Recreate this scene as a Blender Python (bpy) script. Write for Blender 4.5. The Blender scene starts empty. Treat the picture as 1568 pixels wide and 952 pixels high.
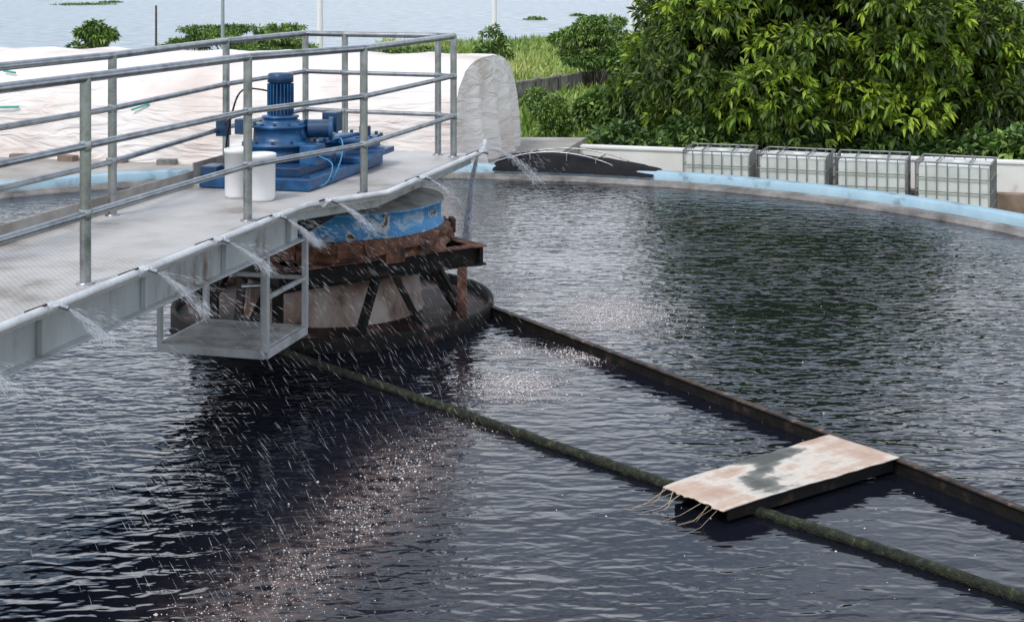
import bpy, math, random
import numpy as np
from mathutils import Vector, Matrix, noise as mnoise
random.seed(7); rng=np.random.default_rng(7)
S=bpy.context.scene
HW=2.9; F=2126.0
CX,CY=-1.55,12.12
ROTB=-math.atan2(.25,.968)
# ---------------------------------------------------------------- materials
def newmat(name):
    m=bpy.data.materials.new(name); m.use_nodes=True
    nt=m.node_tree; b=nt.nodes['Principled BSDF']; return m,nt,b
def N(nt,t,**k):
    n=nt.nodes.new(t)
    for a,v in k.items(): setattr(n,a,v)
    return n
def ramp(nt,stops):
    r=N(nt,'ShaderNodeValToRGB'); e=r.color_ramp.elements
    while len(e)<len(stops): e.new(.5)
    for i,(p,c) in enumerate(stops):
        e[i].position=p; e[i].color=(*c,1)
    return r
def pmat(name,stops,scale=4,detail=6,rough=.6,metal=0,bump=.2,bdist=.01,bscale=None,vscale=(1,1,1),distort=0.,spec=.5):
    m,nt,b=newmat(name)
    tc=N(nt,'ShaderNodeTexCoord'); mp=N(nt,'ShaderNodeMapping'); mp.inputs['Scale'].default_value=vscale
    nt.links.new(tc.outputs['Object'],mp.inputs[0])
    n=N(nt,'ShaderNodeTexNoise'); n.inputs['Scale'].default_value=scale; n.inputs['Detail'].default_value=detail
    n.inputs['Roughness'].default_value=.62; n.inputs['Distortion'].default_value=distort
    nt.links.new(mp.outputs[0],n.inputs['Vector'])
    r=ramp(nt,stops); nt.links.new(n.outputs['Fac'],r.inputs[0]); nt.links.new(r.outputs[0],b.inputs['Base Color'])
    b.inputs['Roughness'].default_value=rough; b.inputs['Metallic'].default_value=metal; b.inputs['Specular IOR Level'].default_value=spec
    if bump:
        n2=N(nt,'ShaderNodeTexNoise'); n2.inputs['Scale'].default_value=bscale or scale*4; n2.inputs['Detail'].default_value=5
        nt.links.new(mp.outputs[0],n2.inputs['Vector'])
        bp=N(nt,'ShaderNodeBump'); bp.inputs['Strength'].default_value=bump; bp.inputs['Distance'].default_value=bdist
        nt.links.new(n2.outputs['Fac'],bp.inputs['Height']); nt.links.new(bp.outputs[0],b.inputs['Normal'])
    return m
M={}
M['steel']=pmat('galvanised_steel',[(.3,(.20,.21,.22)),(.5,(.33,.34,.35)),(.75,(.45,.46,.47))],scale=9,rough=.3,metal=.85,bump=.05)
M['beam']=pmat('grey_painted_steel',[(.30,(.14,.09,.065)),(.38,(.26,.25,.24)),(.46,(.34,.35,.35)),(.7,(.43,.45,.46))],scale=5,rough=.5,metal=.15,bump=.2,detail=10,vscale=(1,1,.45))
M['toe']=pmat('weathered_toe_plate',[(.3,(.2,.17,.14)),(.6,(.36,.34,.31))],scale=4,rough=.7,bump=.2)
M['pvc']=pmat('white_pvc',[(.3,(.5,.5,.49)),(.6,(.74,.75,.75))],scale=6,rough=.35,bump=.03)
M['bucket']=pmat('bucket_white',[(.3,(.74,.74,.73)),(.6,(.82,.82,.82))],scale=3,rough=.4,bump=.02)
M['blue']=pmat('blue_machine_paint',[(.28,(.012,.04,.09)),(.5,(.014,.078,.20)),(.72,(.03,.14,.31))],scale=7,rough=.36,bump=.1)
M['bluedark']=pmat('dark_blue_paint',[(.3,(.008,.028,.065)),(.65,(.012,.055,.14))],scale=9,rough=.36,bump=.08)
M['bluedrum']=pmat('peeling_blue_paint',[(.36,(.10,.05,.03)),(.40,(.5,.52,.5)),(.43,(.05,.21,.42)),(.58,(.05,.26,.52)),(.64,(.38,.44,.49)),(.68,(.05,.22,.45))],scale=5,detail=9,rough=.5,bump=.4,distort=.6)
M['rust']=pmat('rusty_steel',[(.3,(.025,.014,.01)),(.46,(.10,.042,.025)),(.58,(.19,.085,.05)),(.72,(.36,.25,.2))],scale=8,detail=9,rough=.85,bump=.7,bdist=.02)
M['darksteel']=pmat('wet_dark_steel',[(.3,(.005,.005,.005)),(.58,(.014,.012,.011)),(.75,(.09,.052,.035))],scale=7,detail=8,rough=.7,bump=.5,spec=.2)
M['lid']=pmat('weathered_lid',[(.3,(.16,.15,.13)),(.55,(.36,.35,.32)),(.75,(.48,.46,.42))],scale=6,rough=.8,bump=.3)
M['cream']=pmat('stained_cream_concrete',[(.38,(.06,.035,.027)),(.48,(.27,.19,.15)),(.64,(.45,.38,.33))],scale=3,detail=8,rough=.8,bump=.3,vscale=(1,1,.5))
M['sludge']=pmat('brown_sludge_water',[(.42,(.012,.009,.008)),(.56,(.06,.030,.022)),(.70,(.22,.135,.105))],scale=4,detail=8,rough=.55,bump=.35,bdist=.006,spec=.12)
M['moss']=pmat('mossy_pipe',[(.38,(.010,.010,.009)),(.54,(.022,.027,.013)),(.64,(.06,.07,.03)),(.75,(.2,.19,.15))],scale=22,detail=8,rough=.6,bump=.9,bdist=.02,spec=.3)
M['armtop']=pmat('rusty_arm_edge',[(.38,(.012,.011,.01)),(.58,(.07,.045,.035)),(.72,(.26,.2,.17))],scale=10,detail=8,rough=.75,bump=.6)
M['debris']=pmat('dry_straw_debris',[(.3,(.35,.25,.15)),(.7,(.55,.45,.34))],scale=10,rough=.8,bump=0)
M['blackmat']=pmat('black_membrane',[(.3,(.008,.008,.009)),(.7,(.018,.018,.02))],scale=4,rough=.85,bump=.5,spec=.15)
M['whitewall']=pmat('white_wall_paint',[(.3,(.46,.41,.36)),(.42,(.72,.70,.68)),(.7,(.8,.8,.79))],scale=1.4,detail=10,rough=.75,bump=.15)
M['wallbase']=pmat('brown_wall_base',[(.3,(.12,.08,.06)),(.7,(.3,.22,.17))],scale=3,rough=.85)
M['rimblue']=pmat('light_blue_rim_paint',[(.35,(.15,.2,.23)),(.46,(.28,.42,.50)),(.7,(.36,.51,.59))],scale=2.2,detail=10,rough=.6,bump=.2)
M['rimgrey']=pmat('wet_concrete_ledge',[(.32,(.07,.065,.06)),(.5,(.19,.18,.17)),(.7,(.31,.3,.29))],scale=2.5,detail=9,rough=.65,bump=.4)
M['conc']=pmat('concrete',[(.3,(.22,.2,.18)),(.7,(.42,.4,.37))],scale=1.2,detail=9,rough=.85,bump=.3)
M['oldwall']=pmat('old_concrete_fence',[(.35,(.07,.065,.06)),(.5,(.2,.18,.16)),(.7,(.34,.31,.28))],scale=2.5,detail=9,rough=.9,bump=.4,vscale=(2,2,.6))
M['ibc']=pmat('white_hdpe',[(.3,(.5,.52,.5)),(.7,(.76,.78,.78))],scale=1.5,rough=.45,bump=.05)
M['ibcbar']=pmat('ibc_cage_tube',[(.3,(.16,.16,.16)),(.7,(.28,.28,.28))],scale=6,rough=.5,metal=.4,bump=0)
M['pole']=pmat('white_pole_paint',[(.3,(.74,.74,.74)),(.7,(.82,.82,.82))],scale=1,rough=.4,bump=0)
M['greypole']=pmat('grey_pole_paint',[(.3,(.25,.3,.33)),(.7,(.33,.38,.4))],scale=1,rough=.5,bump=0)
M['bark']=pmat('bark',[(.3,(.04,.03,.022)),(.7,(.15,.115,.085))],scale=6,rough=.9,bump=.8,bdist=.03,vscale=(3,3,.6))
M['teal']=pmat('teal_rope',[(.3,(.02,.3,.24)),(.7,(.04,.4,.32))],scale=8,rough=.6,bump=0)
M['cable']=pmat('blue_cable',[(.3,(.03,.2,.42)),(.7,(.05,.3,.55))],scale=8,rough=.4,bump=0)
M['blackcable']=pmat('black_cable',[(.3,(.01,.01,.01)),(.7,(.02,.02,.02))],scale=8,rough=.4,bump=0)
# plate: painted sheet with worn patches (tint attribute carries wear pattern)
m,nt,b=newmat('worn_painted_plate')
at=N(nt,'ShaderNodeAttribute'); at.attribute_name='tint'; tc=N(nt,'ShaderNodeTexCoord')
n=N(nt,'ShaderNodeTexNoise'); n.inputs['Scale'].default_value=7; n.inputs['Detail'].default_value=10; n.inputs['Roughness'].default_value=.65; nt.links.new(tc.outputs['Object'],n.inputs['Vector'])
a_=N(nt,'ShaderNodeMath',operation='ADD'); s_=N(nt,'ShaderNodeMath',operation='MULTIPLY_ADD'); nt.links.new(n.outputs['Fac'],s_.inputs[0]); s_.inputs[1].default_value=.85; s_.inputs[2].default_value=-.425
nt.links.new(at.outputs['Fac'],a_.inputs[0]); nt.links.new(s_.outputs[0],a_.inputs[1])
r=ramp(nt,[(.20,(.06,.065,.056)),(.37,(.17,.165,.145)),(.46,(.50,.46,.40)),(.56,(.60,.54,.47)),(.68,(.50,.38,.30)),(.85,(.42,.28,.21))]); nt.links.new(a_.outputs[0],r.inputs[0]); nt.links.new(r.outputs[0],b.inputs['Base Color']); b.inputs['Roughness'].default_value=.55
bp=N(nt,'ShaderNodeBump'); bp.inputs['Strength'].default_value=.4; bp.inputs['Distance'].default_value=.004; nt.links.new(a_.outputs[0],bp.inputs['Height']); nt.links.new(bp.outputs[0],b.inputs['Normal'])
M['plate']=m
# tarp
m,nt,b=newmat('tarpaulin_cloth')
tc=N(nt,'ShaderNodeTexCoord')
n=N(nt,'ShaderNodeTexNoise'); n.inputs['Scale'].default_value=.7; n.inputs['Detail'].default_value=9
nt.links.new(tc.outputs['Object'],n.inputs['Vector'])
r=ramp(nt,[(.3,(.60,.51,.46)),(.5,(.75,.69,.65)),(.7,(.79,.76,.74))]); nt.links.new(n.outputs['Fac'],r.inputs[0]); nt.links.new(r.outputs[0],b.inputs['Base Color'])
b.inputs['Roughness'].default_value=.7
mp=N(nt,'ShaderNodeMapping'); mp.inputs['Scale'].default_value=(.55,1,3.0); nt.links.new(tc.outputs['Object'],mp.inputs[0])
n2=N(nt,'ShaderNodeTexNoise'); n2.inputs['Scale'].default_value=1.5; n2.inputs['Detail'].default_value=3; n2.inputs['Distortion'].default_value=1.3
nt.links.new(mp.outputs[0],n2.inputs['Vector'])
bp=N(nt,'ShaderNodeBump'); bp.inputs['Strength'].default_value=.7; bp.inputs['Distance'].default_value=.12
nt.links.new(n2.outputs['Fac'],bp.inputs['Height']); nt.links.new(bp.outputs[0],b.inputs['Normal'])
M['tarp']=m
# deck
m,nt,b=newmat('deck_tread_plate')
tc=N(nt,'ShaderNodeTexCoord')
n=N(nt,'ShaderNodeTexNoise'); n.inputs['Scale'].default_value=1.7; n.inputs['Detail'].default_value=11; n.inputs['Roughness'].default_value=.65
nt.links.new(tc.outputs['Object'],n.inputs['Vector'])
r=ramp(nt,[(.34,(.27,.245,.22)),(.43,(.42,.40,.38)),(.52,(.49,.475,.46)),(.7,(.55,.54,.53))]); nt.links.new(n.outputs['Fac'],r.inputs[0])
mp=N(nt,'ShaderNodeMapping'); mp.inputs['Rotation'].default_value=(0,0,math.radians(45)); nt.links.new(tc.outputs['Object'],mp.inputs[0])
ck=N(nt,'ShaderNodeTexVoronoi'); ck.inputs['Scale'].default_value=34; ck.inputs['Randomness'].default_value=0.05
nt.links.new(mp.outputs[0],ck.inputs['Vector'])
r2=ramp(nt,[(.25,(1,1,1)),(.6,(.72,.71,.70))]); nt.links.new(ck.outputs['Distance'],r2.inputs[0])
mx=N(nt,'ShaderNodeMix',data_type='RGBA',blend_type='MULTIPLY'); mx.inputs[0].default_value=.8
nt.links.new(r.outputs[0],mx.inputs[6]); nt.links.new(r2.outputs[0],mx.inputs[7]); nt.links.new(mx.outputs[2],b.inputs['Base Color'])
bp=N(nt,'ShaderNodeBump'); bp.invert=True; bp.inputs['Strength'].default_value=.5; bp.inputs['Distance'].default_value=.004
nt.links.new(ck.outputs['Distance'],bp.inputs['Height']); nt.links.new(bp.outputs[0],b.inputs['Normal']); b.inputs['Roughness'].default_value=.55
M['deck']=m
# foliage
def leafmat(name,stops,tr=.25):
    m,nt,b=newmat(name)
    at=N(nt,'ShaderNodeAttribute'); at.attribute_name='tint'
    r=ramp(nt,stops); nt.links.new(at.outputs['Fac'],r.inputs[0]); nt.links.new(r.outputs[0],b.inputs['Base Color'])
    b.inputs['Roughness'].default_value=.45
    if tr:
        t=N(nt,'ShaderNodeBsdfTranslucent'); nt.links.new(r.outputs[0],t.inputs['Color'])
        ms=N(nt,'ShaderNodeMixShader'); ms.inputs[0].default_value=tr
        nt.links.new(b.outputs[0],ms.inputs[1]); nt.links.new(t.outputs[0],ms.inputs[2])
        nt.links.new(ms.outputs[0],nt.nodes['Material Output'].inputs[0])
    return m
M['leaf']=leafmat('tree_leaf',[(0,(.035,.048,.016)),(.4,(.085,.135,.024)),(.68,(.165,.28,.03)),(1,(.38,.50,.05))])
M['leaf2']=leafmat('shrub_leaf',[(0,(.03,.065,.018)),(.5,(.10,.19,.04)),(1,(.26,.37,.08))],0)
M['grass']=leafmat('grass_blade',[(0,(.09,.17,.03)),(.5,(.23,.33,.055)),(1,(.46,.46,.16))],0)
def simple(name,col,rough=.5,alpha=1):
    m,nt,b=newmat(name); b.inputs['Base Color'].default_value=(*col,1); b.inputs['Roughness'].default_value=rough; b.inputs['Alpha'].default_value=alpha; return m
m=simple('water_droplets',(.9,.92,.95),.2,1); nt=m.node_tree; b=nt.nodes['Principled BSDF']
t=N(nt,'ShaderNodeBsdfTranslucent'); t.inputs['Color'].default_value=(.95,.97,1,1); ms=N(nt,'ShaderNodeMixShader'); ms.inputs[0].default_value=.5
nt.links.new(b.outputs[0],ms.inputs[1]); nt.links.new(t.outputs[0],ms.inputs[2]); nt.links.new(ms.outputs[0],nt.nodes['Material Output'].inputs[0])
M['drop']=m
M['foam']=pmat('foam_bubbles',[(.3,(.42,.36,.34)),(.6,(.62,.6,.6))],scale=9,rough=.3,bump=0)
# water
m,nt,b=newmat('dark_tank_water')
tc=N(nt,'ShaderNodeTexCoord')
fo=N(nt,'ShaderNodeAttribute'); fo.attribute_name='foam'
ca=N(nt,'ShaderNodeAttribute'); ca.attribute_name='calm'
b.inputs['IOR'].default_value=1.42
nn=N(nt,'ShaderNodeTexNoise'); nn.inputs['Scale'].default_value=14; nn.inputs['Detail'].default_value=7; nt.links.new(tc.outputs['Object'],nn.inputs['Vector'])
r=ramp(nt,[(.36,(0,0,0)),(.62,(1,1,1))]); nt.links.new(nn.outputs['Fac'],r.inputs[0])
mu=N(nt,'ShaderNodeMath',operation='MULTIPLY'); nt.links.new(r.outputs[0],mu.inputs[0]); nt.links.new(fo.outputs['Fac'],mu.inputs[1])
mr=N(nt,'ShaderNodeMapRange'); mr.inputs[3].default_value=.03; mr.inputs[4].default_value=.32; nt.links.new(mu.outputs[0],mr.inputs[0]); nt.links.new(mr.outputs[0],b.inputs['Roughness'])
mx=N(nt,'ShaderNodeMix',data_type='RGBA'); mx.inputs[6].default_value=(.0065,.0075,.013,1); mx.inputs[7].default_value=(.12,.085,.075,1)
nt.links.new(mu.outputs[0],mx.inputs[0]); nt.links.new(mx.outputs[2],b.inputs['Base Color'])
def wn(sc,vs,rot,det,dist=.0):
    mp=N(nt,'ShaderNodeMapping'); mp.inputs['Scale'].default_value=vs; mp.inputs['Rotation'].default_value=(0,0,rot)
    nt.links.new(tc.outputs['Object'],mp.inputs[0])
    n=N(nt,'ShaderNodeTexNoise'); n.inputs['Scale'].default_value=sc; n.inputs['Detail'].default_value=det; n.inputs['Distortion'].default_value=dist
    nt.links.new(mp.outputs[0],n.inputs['Vector']); return n
a1=wn(1,(3.3,7.8,1),math.radians(10),1.5,.6)
a2=wn(1,(9.5,15,1),math.radians(-16),1.2,.4)
a3=wn(1,(.35,.6,1),.3,2)
def ma(op,x,y):
    n=N(nt,'ShaderNodeMath',operation=op)
    for i,q in enumerate((x,y)):
        if isinstance(q,(int,float)): n.inputs[i].default_value=q
        else: nt.links.new(q,n.inputs[i])
    return n.outputs[0]
h=ma('ADD',ma('MULTIPLY',a1.outputs['Fac'],1.0),ma('MULTIPLY',a2.outputs['Fac'],.38))
h=ma('MULTIPLY',h,ca.outputs['Fac'])
h=ma('MULTIPLY',h,ma('ADD',ma('MULTIPLY',a3.outputs['Fac'],1.8),.1))
bp=N(nt,'ShaderNodeBump'); bp.inputs['Strength'].default_value=1; bp.inputs['Distance'].default_value=.018
nt.links.new(h,bp.inputs['Height']); nt.links.new(bp.outputs[0],b.inputs['Normal'])
M['water']=m
# sea
m,nt,b=newmat('sea_water')
tc=N(nt,'ShaderNodeTexCoord'); mp=N(nt,'ShaderNodeMapping'); mp.inputs['Scale'].default_value=(.5,1.1,1); nt.links.new(tc.outputs['Object'],mp.inputs[0])
n=N(nt,'ShaderNodeTexNoise'); n.inputs['Scale'].default_value=1.2; n.inputs['Detail'].default_value=5; nt.links.new(mp.outputs[0],n.inputs['Vector'])
r=ramp(nt,[(.35,(.10,.15,.18)),(.65,(.34,.41,.46))]); nt.links.new(n.outputs['Fac'],r.inputs[0]); nt.links.new(r.outputs[0],b.inputs['Base Color'])
bp=N(nt,'ShaderNodeBump'); bp.inputs['Strength'].default_value=1; bp.inputs['Distance'].default_value=.35; nt.links.new(n.outputs['Fac'],bp.inputs['Height']); nt.links.new(bp.outputs[0],b.inputs['Normal'])
b.inputs['Roughness'].default_value=.3
M['sea']=m
M['ground']=pmat('grassy_ground',[(.3,(.12,.09,.055)),(.45,(.12,.16,.035)),(.7,(.2,.26,.06))],scale=.35,detail=10,rough=.9,bump=.6,bdist=.1,bscale=3)
# ---------------------------------------------------------------- builder
class MB:
    def __init__(s): s.v=[];s.f=[];s.m=[];s.sm=[];s.mats=[]
    def mi(s,mat):
        if mat not in s.mats: s.mats.append(mat)
        return s.mats.index(mat)
    def add(s,vs,fs,mat,smooth=False):
        o=len(s.v); s.v+= [tuple(p) for p in vs]; k=s.mi(mat)
        for f in fs: s.f.append([i+o for i in f]); s.m.append(k); s.sm.append(smooth)
    def box(s,c,sz,mat,rz=0,M3=None):
        hx,hy,hz=[q/2 for q in sz]; R=M3 or Matrix.Rotation(rz,3,'Z'); c=Vector(c)
        vs=[c+R@Vector((x*hx,y*hy,z*hz)) for z in(-1,1) for x,y in((-1,-1),(1,-1),(1,1),(-1,1))]
        s.add(vs,[(3,2,1,0),(4,5,6,7),(0,1,5,4),(1,2,6,5),(2,3,7,6),(3,0,4,7)],mat)
    def bar(s,p,q,w,h,mat):
        p=Vector(p);q=Vector(q);d=(q-p);L=d.length;d.normalize()
        up=Vector((0,0,1)) if abs(d.z)<.95 else Vector((0,1,0))
        x=d.cross(up).normalized(); z=x.cross(d)
        s.box((p+q)/2,(w,L,h),mat,M3=Matrix((x,d,z)).transposed())
    def tube(s,p,q,r,mat,n=12,r2=None):
        p=Vector(p);q=Vector(q);d=(q-p).normalized(); r2=r if r2 is None else r2
        up=Vector((0,0,1)) if abs(d.z)<.9 else Vector((1,0,0))
        x=d.cross(up).normalized(); y=d.cross(x)
        vs=[];
        for c,rr in((p,r),(q,r2)):
            for i in range(n):
                a=2*math.pi*i/n; vs.append(c+x*math.cos(a)*rr+y*math.sin(a)*rr)
        s.add(vs,[(i,(i+1)%n,n+(i+1)%n,n+i) for i in range(n)],mat,True)
        s.add(vs[:n],[tuple(range(n))[::-1]],mat); s.add(vs[n:],[tuple(range(n))],mat)
    def ball(s,c,r,mat,n=10,sz=1):
        s.lathe([(r*math.sin(math.pi*i/6),c[2]-sz*r*math.cos(math.pi*i/6)) for i in range(7)],c[:2],mat,n)
    def pipe(s,pts,r,mat,n=10):
        for a,b_ in zip(pts[:-1],pts[1:]): s.tube(a,b_,r,mat,n)
        for p in pts[1:-1]: s.ball(p,r*1.0,mat,n)
    def lathe(s,prof,c,mat,n=32,smooth=True,jit=0):
        vs=[]
        for r,z in prof:
            for i in range(n):
                a=2*math.pi*i/n; rr=r*(1+jit*random.uniform(-1,1)); vs.append((c[0]+rr*math.cos(a),c[1]+rr*math.sin(a),z+jit*random.uniform(-.3,.3)))
        fs=[]
        for k in range(len(prof)-1):
            for i in range(n): fs.append((k*n+i,k*n+(i+1)%n,(k+1)*n+(i+1)%n,(k+1)*n+i))
        s.add(vs,fs,mat,smooth)
    def cyl(s,c,r,z0,z1,mat,n=32):
        s.lathe([(r,z0),(r,z1)],c,mat,n)
        for z,rev in((z0,True),(z1,False)):
            vs=[(c[0]+r*math.cos(2*math.pi*i/n),c[1]+r*math.sin(2*math.pi*i/n),z) for i in range(n)]
            f=tuple(range(n)); s.add(vs,[f[::-1] if rev else f],mat)
    def prism(s,poly,z0,z1,mat):
        n=len(poly); vs=[(x,y,z0) for x,y in poly]+[(x,y,z1) for x,y in poly]
        s.add(vs,[tuple(range(n))[::-1],tuple(range(n,2*n))]+[(i,(i+1)%n,n+(i+1)%n,n+i) for i in range(n)],mat)
    def obj(s,name,parent=None,bevel=0,loc=None):
        me=bpy.data.meshes.new(name); me.from_pydata(s.v,[],s.f)
        for k in s.mats: me.materials.append(M[k])
        me.polygons.foreach_set('material_index',s.m); me.polygons.foreach_set('use_smooth',s.sm); me.update()
        o=bpy.data.objects.new(name,me); S.collection.objects.link(o)
        if parent: o.parent=parent
        if bevel:
            b=o.modifiers.new('bevel','BEVEL'); b.width=bevel; b.segments=2; b.limit_method='ANGLE'; b.angle_limit=math.radians(50)
        return o
def empty(name,rz=0,loc=(0,0,0)):
    e=bpy.data.objects.new(name,None); S.collection.objects.link(e); e.rotation_euler=(0,0,rz); e.location=loc; e.empty_display_size=.3; return e
ZD=1.27
# ---------------------------------------------------------------- bridge (local x=v, y=u)
br=empty('footbridge',ROTB)
deck=[(-5.2,2.2),(-3.92,2.2),(-3.92,9.19),(-3.55,9.88),(-3.55,12.42),(-5.42,12.42),(-5.42,10.3),(-5.2,10.0)]
B=MB(); B.prism(deck,ZD-.03,ZD,'deck'); B.obj('deck_plate',br)
B=MB()
def chan(p,q,ins,h=.19):
    B.bar((*p,ZD-.035-h/2),(*q,ZD-.035-h/2),.012,h,'beam')
    d=(Vector(q)-Vector(p)).normalized(); nrm=Vector((-d.y,d.x))*ins
    for zz in (ZD-.041,ZD-.03-h-.003):
        B.bar((p[0]+nrm.x*.04,p[1]+nrm.y*.04,zz),(q[0]+nrm.x*.04,q[1]+nrm.y*.04,zz),.085,.011,'beam')
chan((-3.96,2.2),(-3.96,9.2),1); chan((-3.96,9.2),(-3.6,9.9),1,.06); chan((-3.6,9.9),(-3.6,12.4),1,.055)
chan((-5.16,2.2),(-5.16,10.0),-1); chan((-5.38,10.3),(-5.38,12.4),-1,.06); chan((-5.38,12.38),(-3.6,12.38),-1,.055)
B.bar((-3.925,2.2,ZD-.228),(-3.925,9.2,ZD-.228),.06,.012,'beam')
u=2.6
while u<12.2:
    hh=.1 if u<9.3 else .05
    B.bar((-5.14 if u<10 else -5.36,u,ZD-.045-hh/2),(-3.98 if u<9.6 else -3.62,u,ZD-.045-hh/2),.05,hh,'beam'); u+=.75
u=3.0
while u<9.1: B.box((-3.935,u,ZD-.13),(.036,.012,.17),'beam'); u+=1.0
B.bar((-3.98,9.25,ZD-.13),(-4.3,12.3,ZD-.13),.09,.17,'darksteel'); B.bar((-5.12,9.25,ZD-.13),(-4.9,12.3,ZD-.13),.09,.17,'darksteel')
B.box((-5.16,6.1,ZD+.06),(.012,7.7,.12),'toe'); B.box((-5.37,11.3,ZD+.06),(.012,1.9,.12),'toe')
B.box((-4.56,2.6,.0),(1.3,.3,2.1),'conc')
B.obj('beams',br,bevel=.003)
# railings
hr=empty('handrail',ROTB)
near=[(-4.06,2.6),(-4.06,4.6),(-4.06,6.61),(-4.06,8.606),(-3.72,9.91),(-3.69,12.15)]
far=[(-5.06,2.6),(-5.06,4.6),(-5.06,6.57),(-5.05,8.56),(-5.28,10.77),(-5.27,12.45),(-4.83,12.36),(-3.87,12.25),(-3.69,12.15)]
def railing(pts,name,posts):
    B=MB()
    for i,(x,y) in enumerate(pts):
        if i in posts:
            B.tube((x,y,ZD),(x,y,ZD+1.1),.03,'steel',14)
            B.lathe([(.05,ZD),(.05,ZD+.008),(.031,ZD+.012)],(x,y),'steel',14)
            for z in (.37,.735): B.lathe([(.03,ZD+z-.03),(.033,ZD+z-.022),(.033,ZD+z+.022),(.03,ZD+z+.03)],(x,y),'steel',14)
    B.pipe([(x,y,ZD+1.1) for x,y in pts],.027,'steel',14)
    for z in (.37,.735):
        B.pipe([(x,y,ZD+z) for x,y in pts],.021,'steel',12)
    for x,y in (pts[0],pts[-1]):
        B.ball((x,y,ZD+1.1),.03,'steel',12)
    return B.obj(name,hr)
railing(near,'near_rail',range(6)); railing(far,'far_rail',[0,1,2,3,4,5,6,7])
# spray pipe with nozzles
sp=empty('spray_pipe',ROTB); B=MB()
pl=[(-3.885,2.3,ZD+.02),(-3.885,9.19,ZD+.02),(-3.52,9.88,ZD+.02),(-3.5,12.46,ZD+.02)]
B.pipe(pl,.022,'pvc',12)
nozz=[(-3.885,5.15),(-3.885,6.0),(-3.885,6.87),(-3.885,7.76),(-3.885,8.62),(-3.8,9.33),(-3.51,10.6),(-3.5,12.3)]
for x,y in nozz:
    B.tube((x,y,ZD+.02),(x+.07,y+.015,ZD+.04),.010,'pvc',8)
    B.tube((x+.05,y+.01,ZD+.035),(x+.095,y+.02,ZD+.02),.014,'steel',8)
    B.tube((x,y-.035,ZD+.02),(x,y+.035,ZD+.02),.028,'pvc',12)
    B.tube((x-.1,y-.05,ZD+.005),(x+.02,y-.05,ZD+.05),.007,'blackcable',6)
B.tube((-3.5,12.46,ZD+.02),(-3.5,12.55,ZD+.11),.022,'pvc',10)
B.obj('pipe',sp)
# inspection cage
ic=empty('hanging_inspection_platform',ROTB); B=MB()
x0,x1,y0,y1=-4.78,-3.99,8.73,9.42; zb=.355
B.box(((x0+x1)/2,(y0+y1)/2,zb+.012),(x1-x0-.02,y1-y0-.02,.02),'lid')
for (a,b_) in (((x0,y0),(x1,y0)),((x1,y0),(x1,y1)),((x1,y1),(x0,y1)),((x0,y1),(x0,y0))):
    B.bar((*a,zb-.015),(*b_,zb-.015),.045,.06,'beam')
B.bar((x1,y0,zb),(x1,y0,1.1),.05,.05,'beam'); B.bar((x1,y1,zb),(x1,y1,1.2),.04,.04,'beam')
B.bar((x0,y0,zb),(x0,y0,.8),.035,.035,'beam'); B.bar((x0,y1,zb),(x0,y1,1.1),.04,.04,'beam')
B.bar((x1,y0,.72),(x1,y1,.72),.03,.03,'beam')
B.bar((x0,y1,.72),(x1,y1,.72),.03,.03,'beam'); B.bar((x0,y0,.8),(x0,y1,.8),.03,.03,'beam')
B.obj('cage_frame',ic,bevel=.004)
# buckets
def bucket(v,u,h=.34,r=.105):
    B=MB(); B.lathe([(0,0.0),(r*.93,0.0),(r,.02),(r*1.02,h-.03),(r*1.08,h-.03),(r*1.08,h),(r*.98,h+.004),(r*.96,h-.02),(0,h-.02)],(0,0),'bucket',28)
    o=B.obj('white_bucket'); R=Matrix.Rotation(ROTB,3,'Z'); p=R@Vector((v,u,ZD+.002)); o.location=p; return o
bucket(-4.34,9.42); bucket(-4.57,9.50,h=.36,r=.088)
# drive unit
dr=empty('gear_motor_drive',ROTB)
B=MB()
B.box((-4.6,10.68,ZD+.05),(.92,1.66,.09),'blue'); B.box((-4.62,10.45,ZD+.13),(.72,1.0,.07),'bluedark')
B.box((-4.45,11.2,ZD+.125),(.75,.85,.05),'blue')
B.box((-4.98,9.95,ZD+.12),(.14,.2,.1),'bluedark')
for vv_ in (-5.0,-4.2):
    for uu_ in (9.95,10.6,11.42): B.cyl((vv_,uu_),.022,ZD+.09,ZD+.115,'bluedark',6)
B.obj('base_plate',dr,bevel=.008)
B=MB(); mc=(-4.65,10.47)
B.lathe([(.0,1.44),(.34,1.44),(.34,1.475),(.29,1.48),(.285,1.545),(.31,1.55),(.31,1.575),(.22,1.585),(.215,1.69),(.235,1.695),(.235,1.715),(.15,1.73),(.135,1.765),(.15,1.77),(.15,1.785),(.09,1.79)],mc,'blue',40)
B.lathe([(.09,1.785),(.086,2.05),(.105,2.055),(.105,2.115),(.09,2.13),(0,2.134)],mc,'bluedark',30)
for i in range(22):
    a=2*math.pi*i/22; B.box((mc[0]+.097*math.cos(a),mc[1]+.097*math.sin(a),1.92),(.022,.007,.25),'blue',rz=a)
for rr,zz in((.32,1.48),(.295,1.585),(.225,1.718)):
    for i in range(12):
        a=2*math.pi*i/12+.2; B.cyl((mc[0]+rr*.96*math.cos(a),mc[1]+rr*.96*math.sin(a)),.014,zz-.01,zz+.016,'bluedark',6)
B.obj('reducer_and_motor',dr)
B=MB()
B.tube((-4.42,10.5,1.68),(-4.26,10.55,1.68),.075,'bluedark',20); B.tube((-4.26,10.55,1.68),(-4.23,10.56,1.68),.095,'blue',20)
B.tube((-4.5,10.5,1.64),(-4.42,10.5,1.66),.1,'blue',16); B.box((-4.3,10.72,1.72),(.13,.13,.16),'bluedark')
B.box((-4.3,10.3,1.5),(.14,.2,.16),'blue'); B.box((-4.85,10.2,1.72),(.1,.12,.12),'bluedark')
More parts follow.
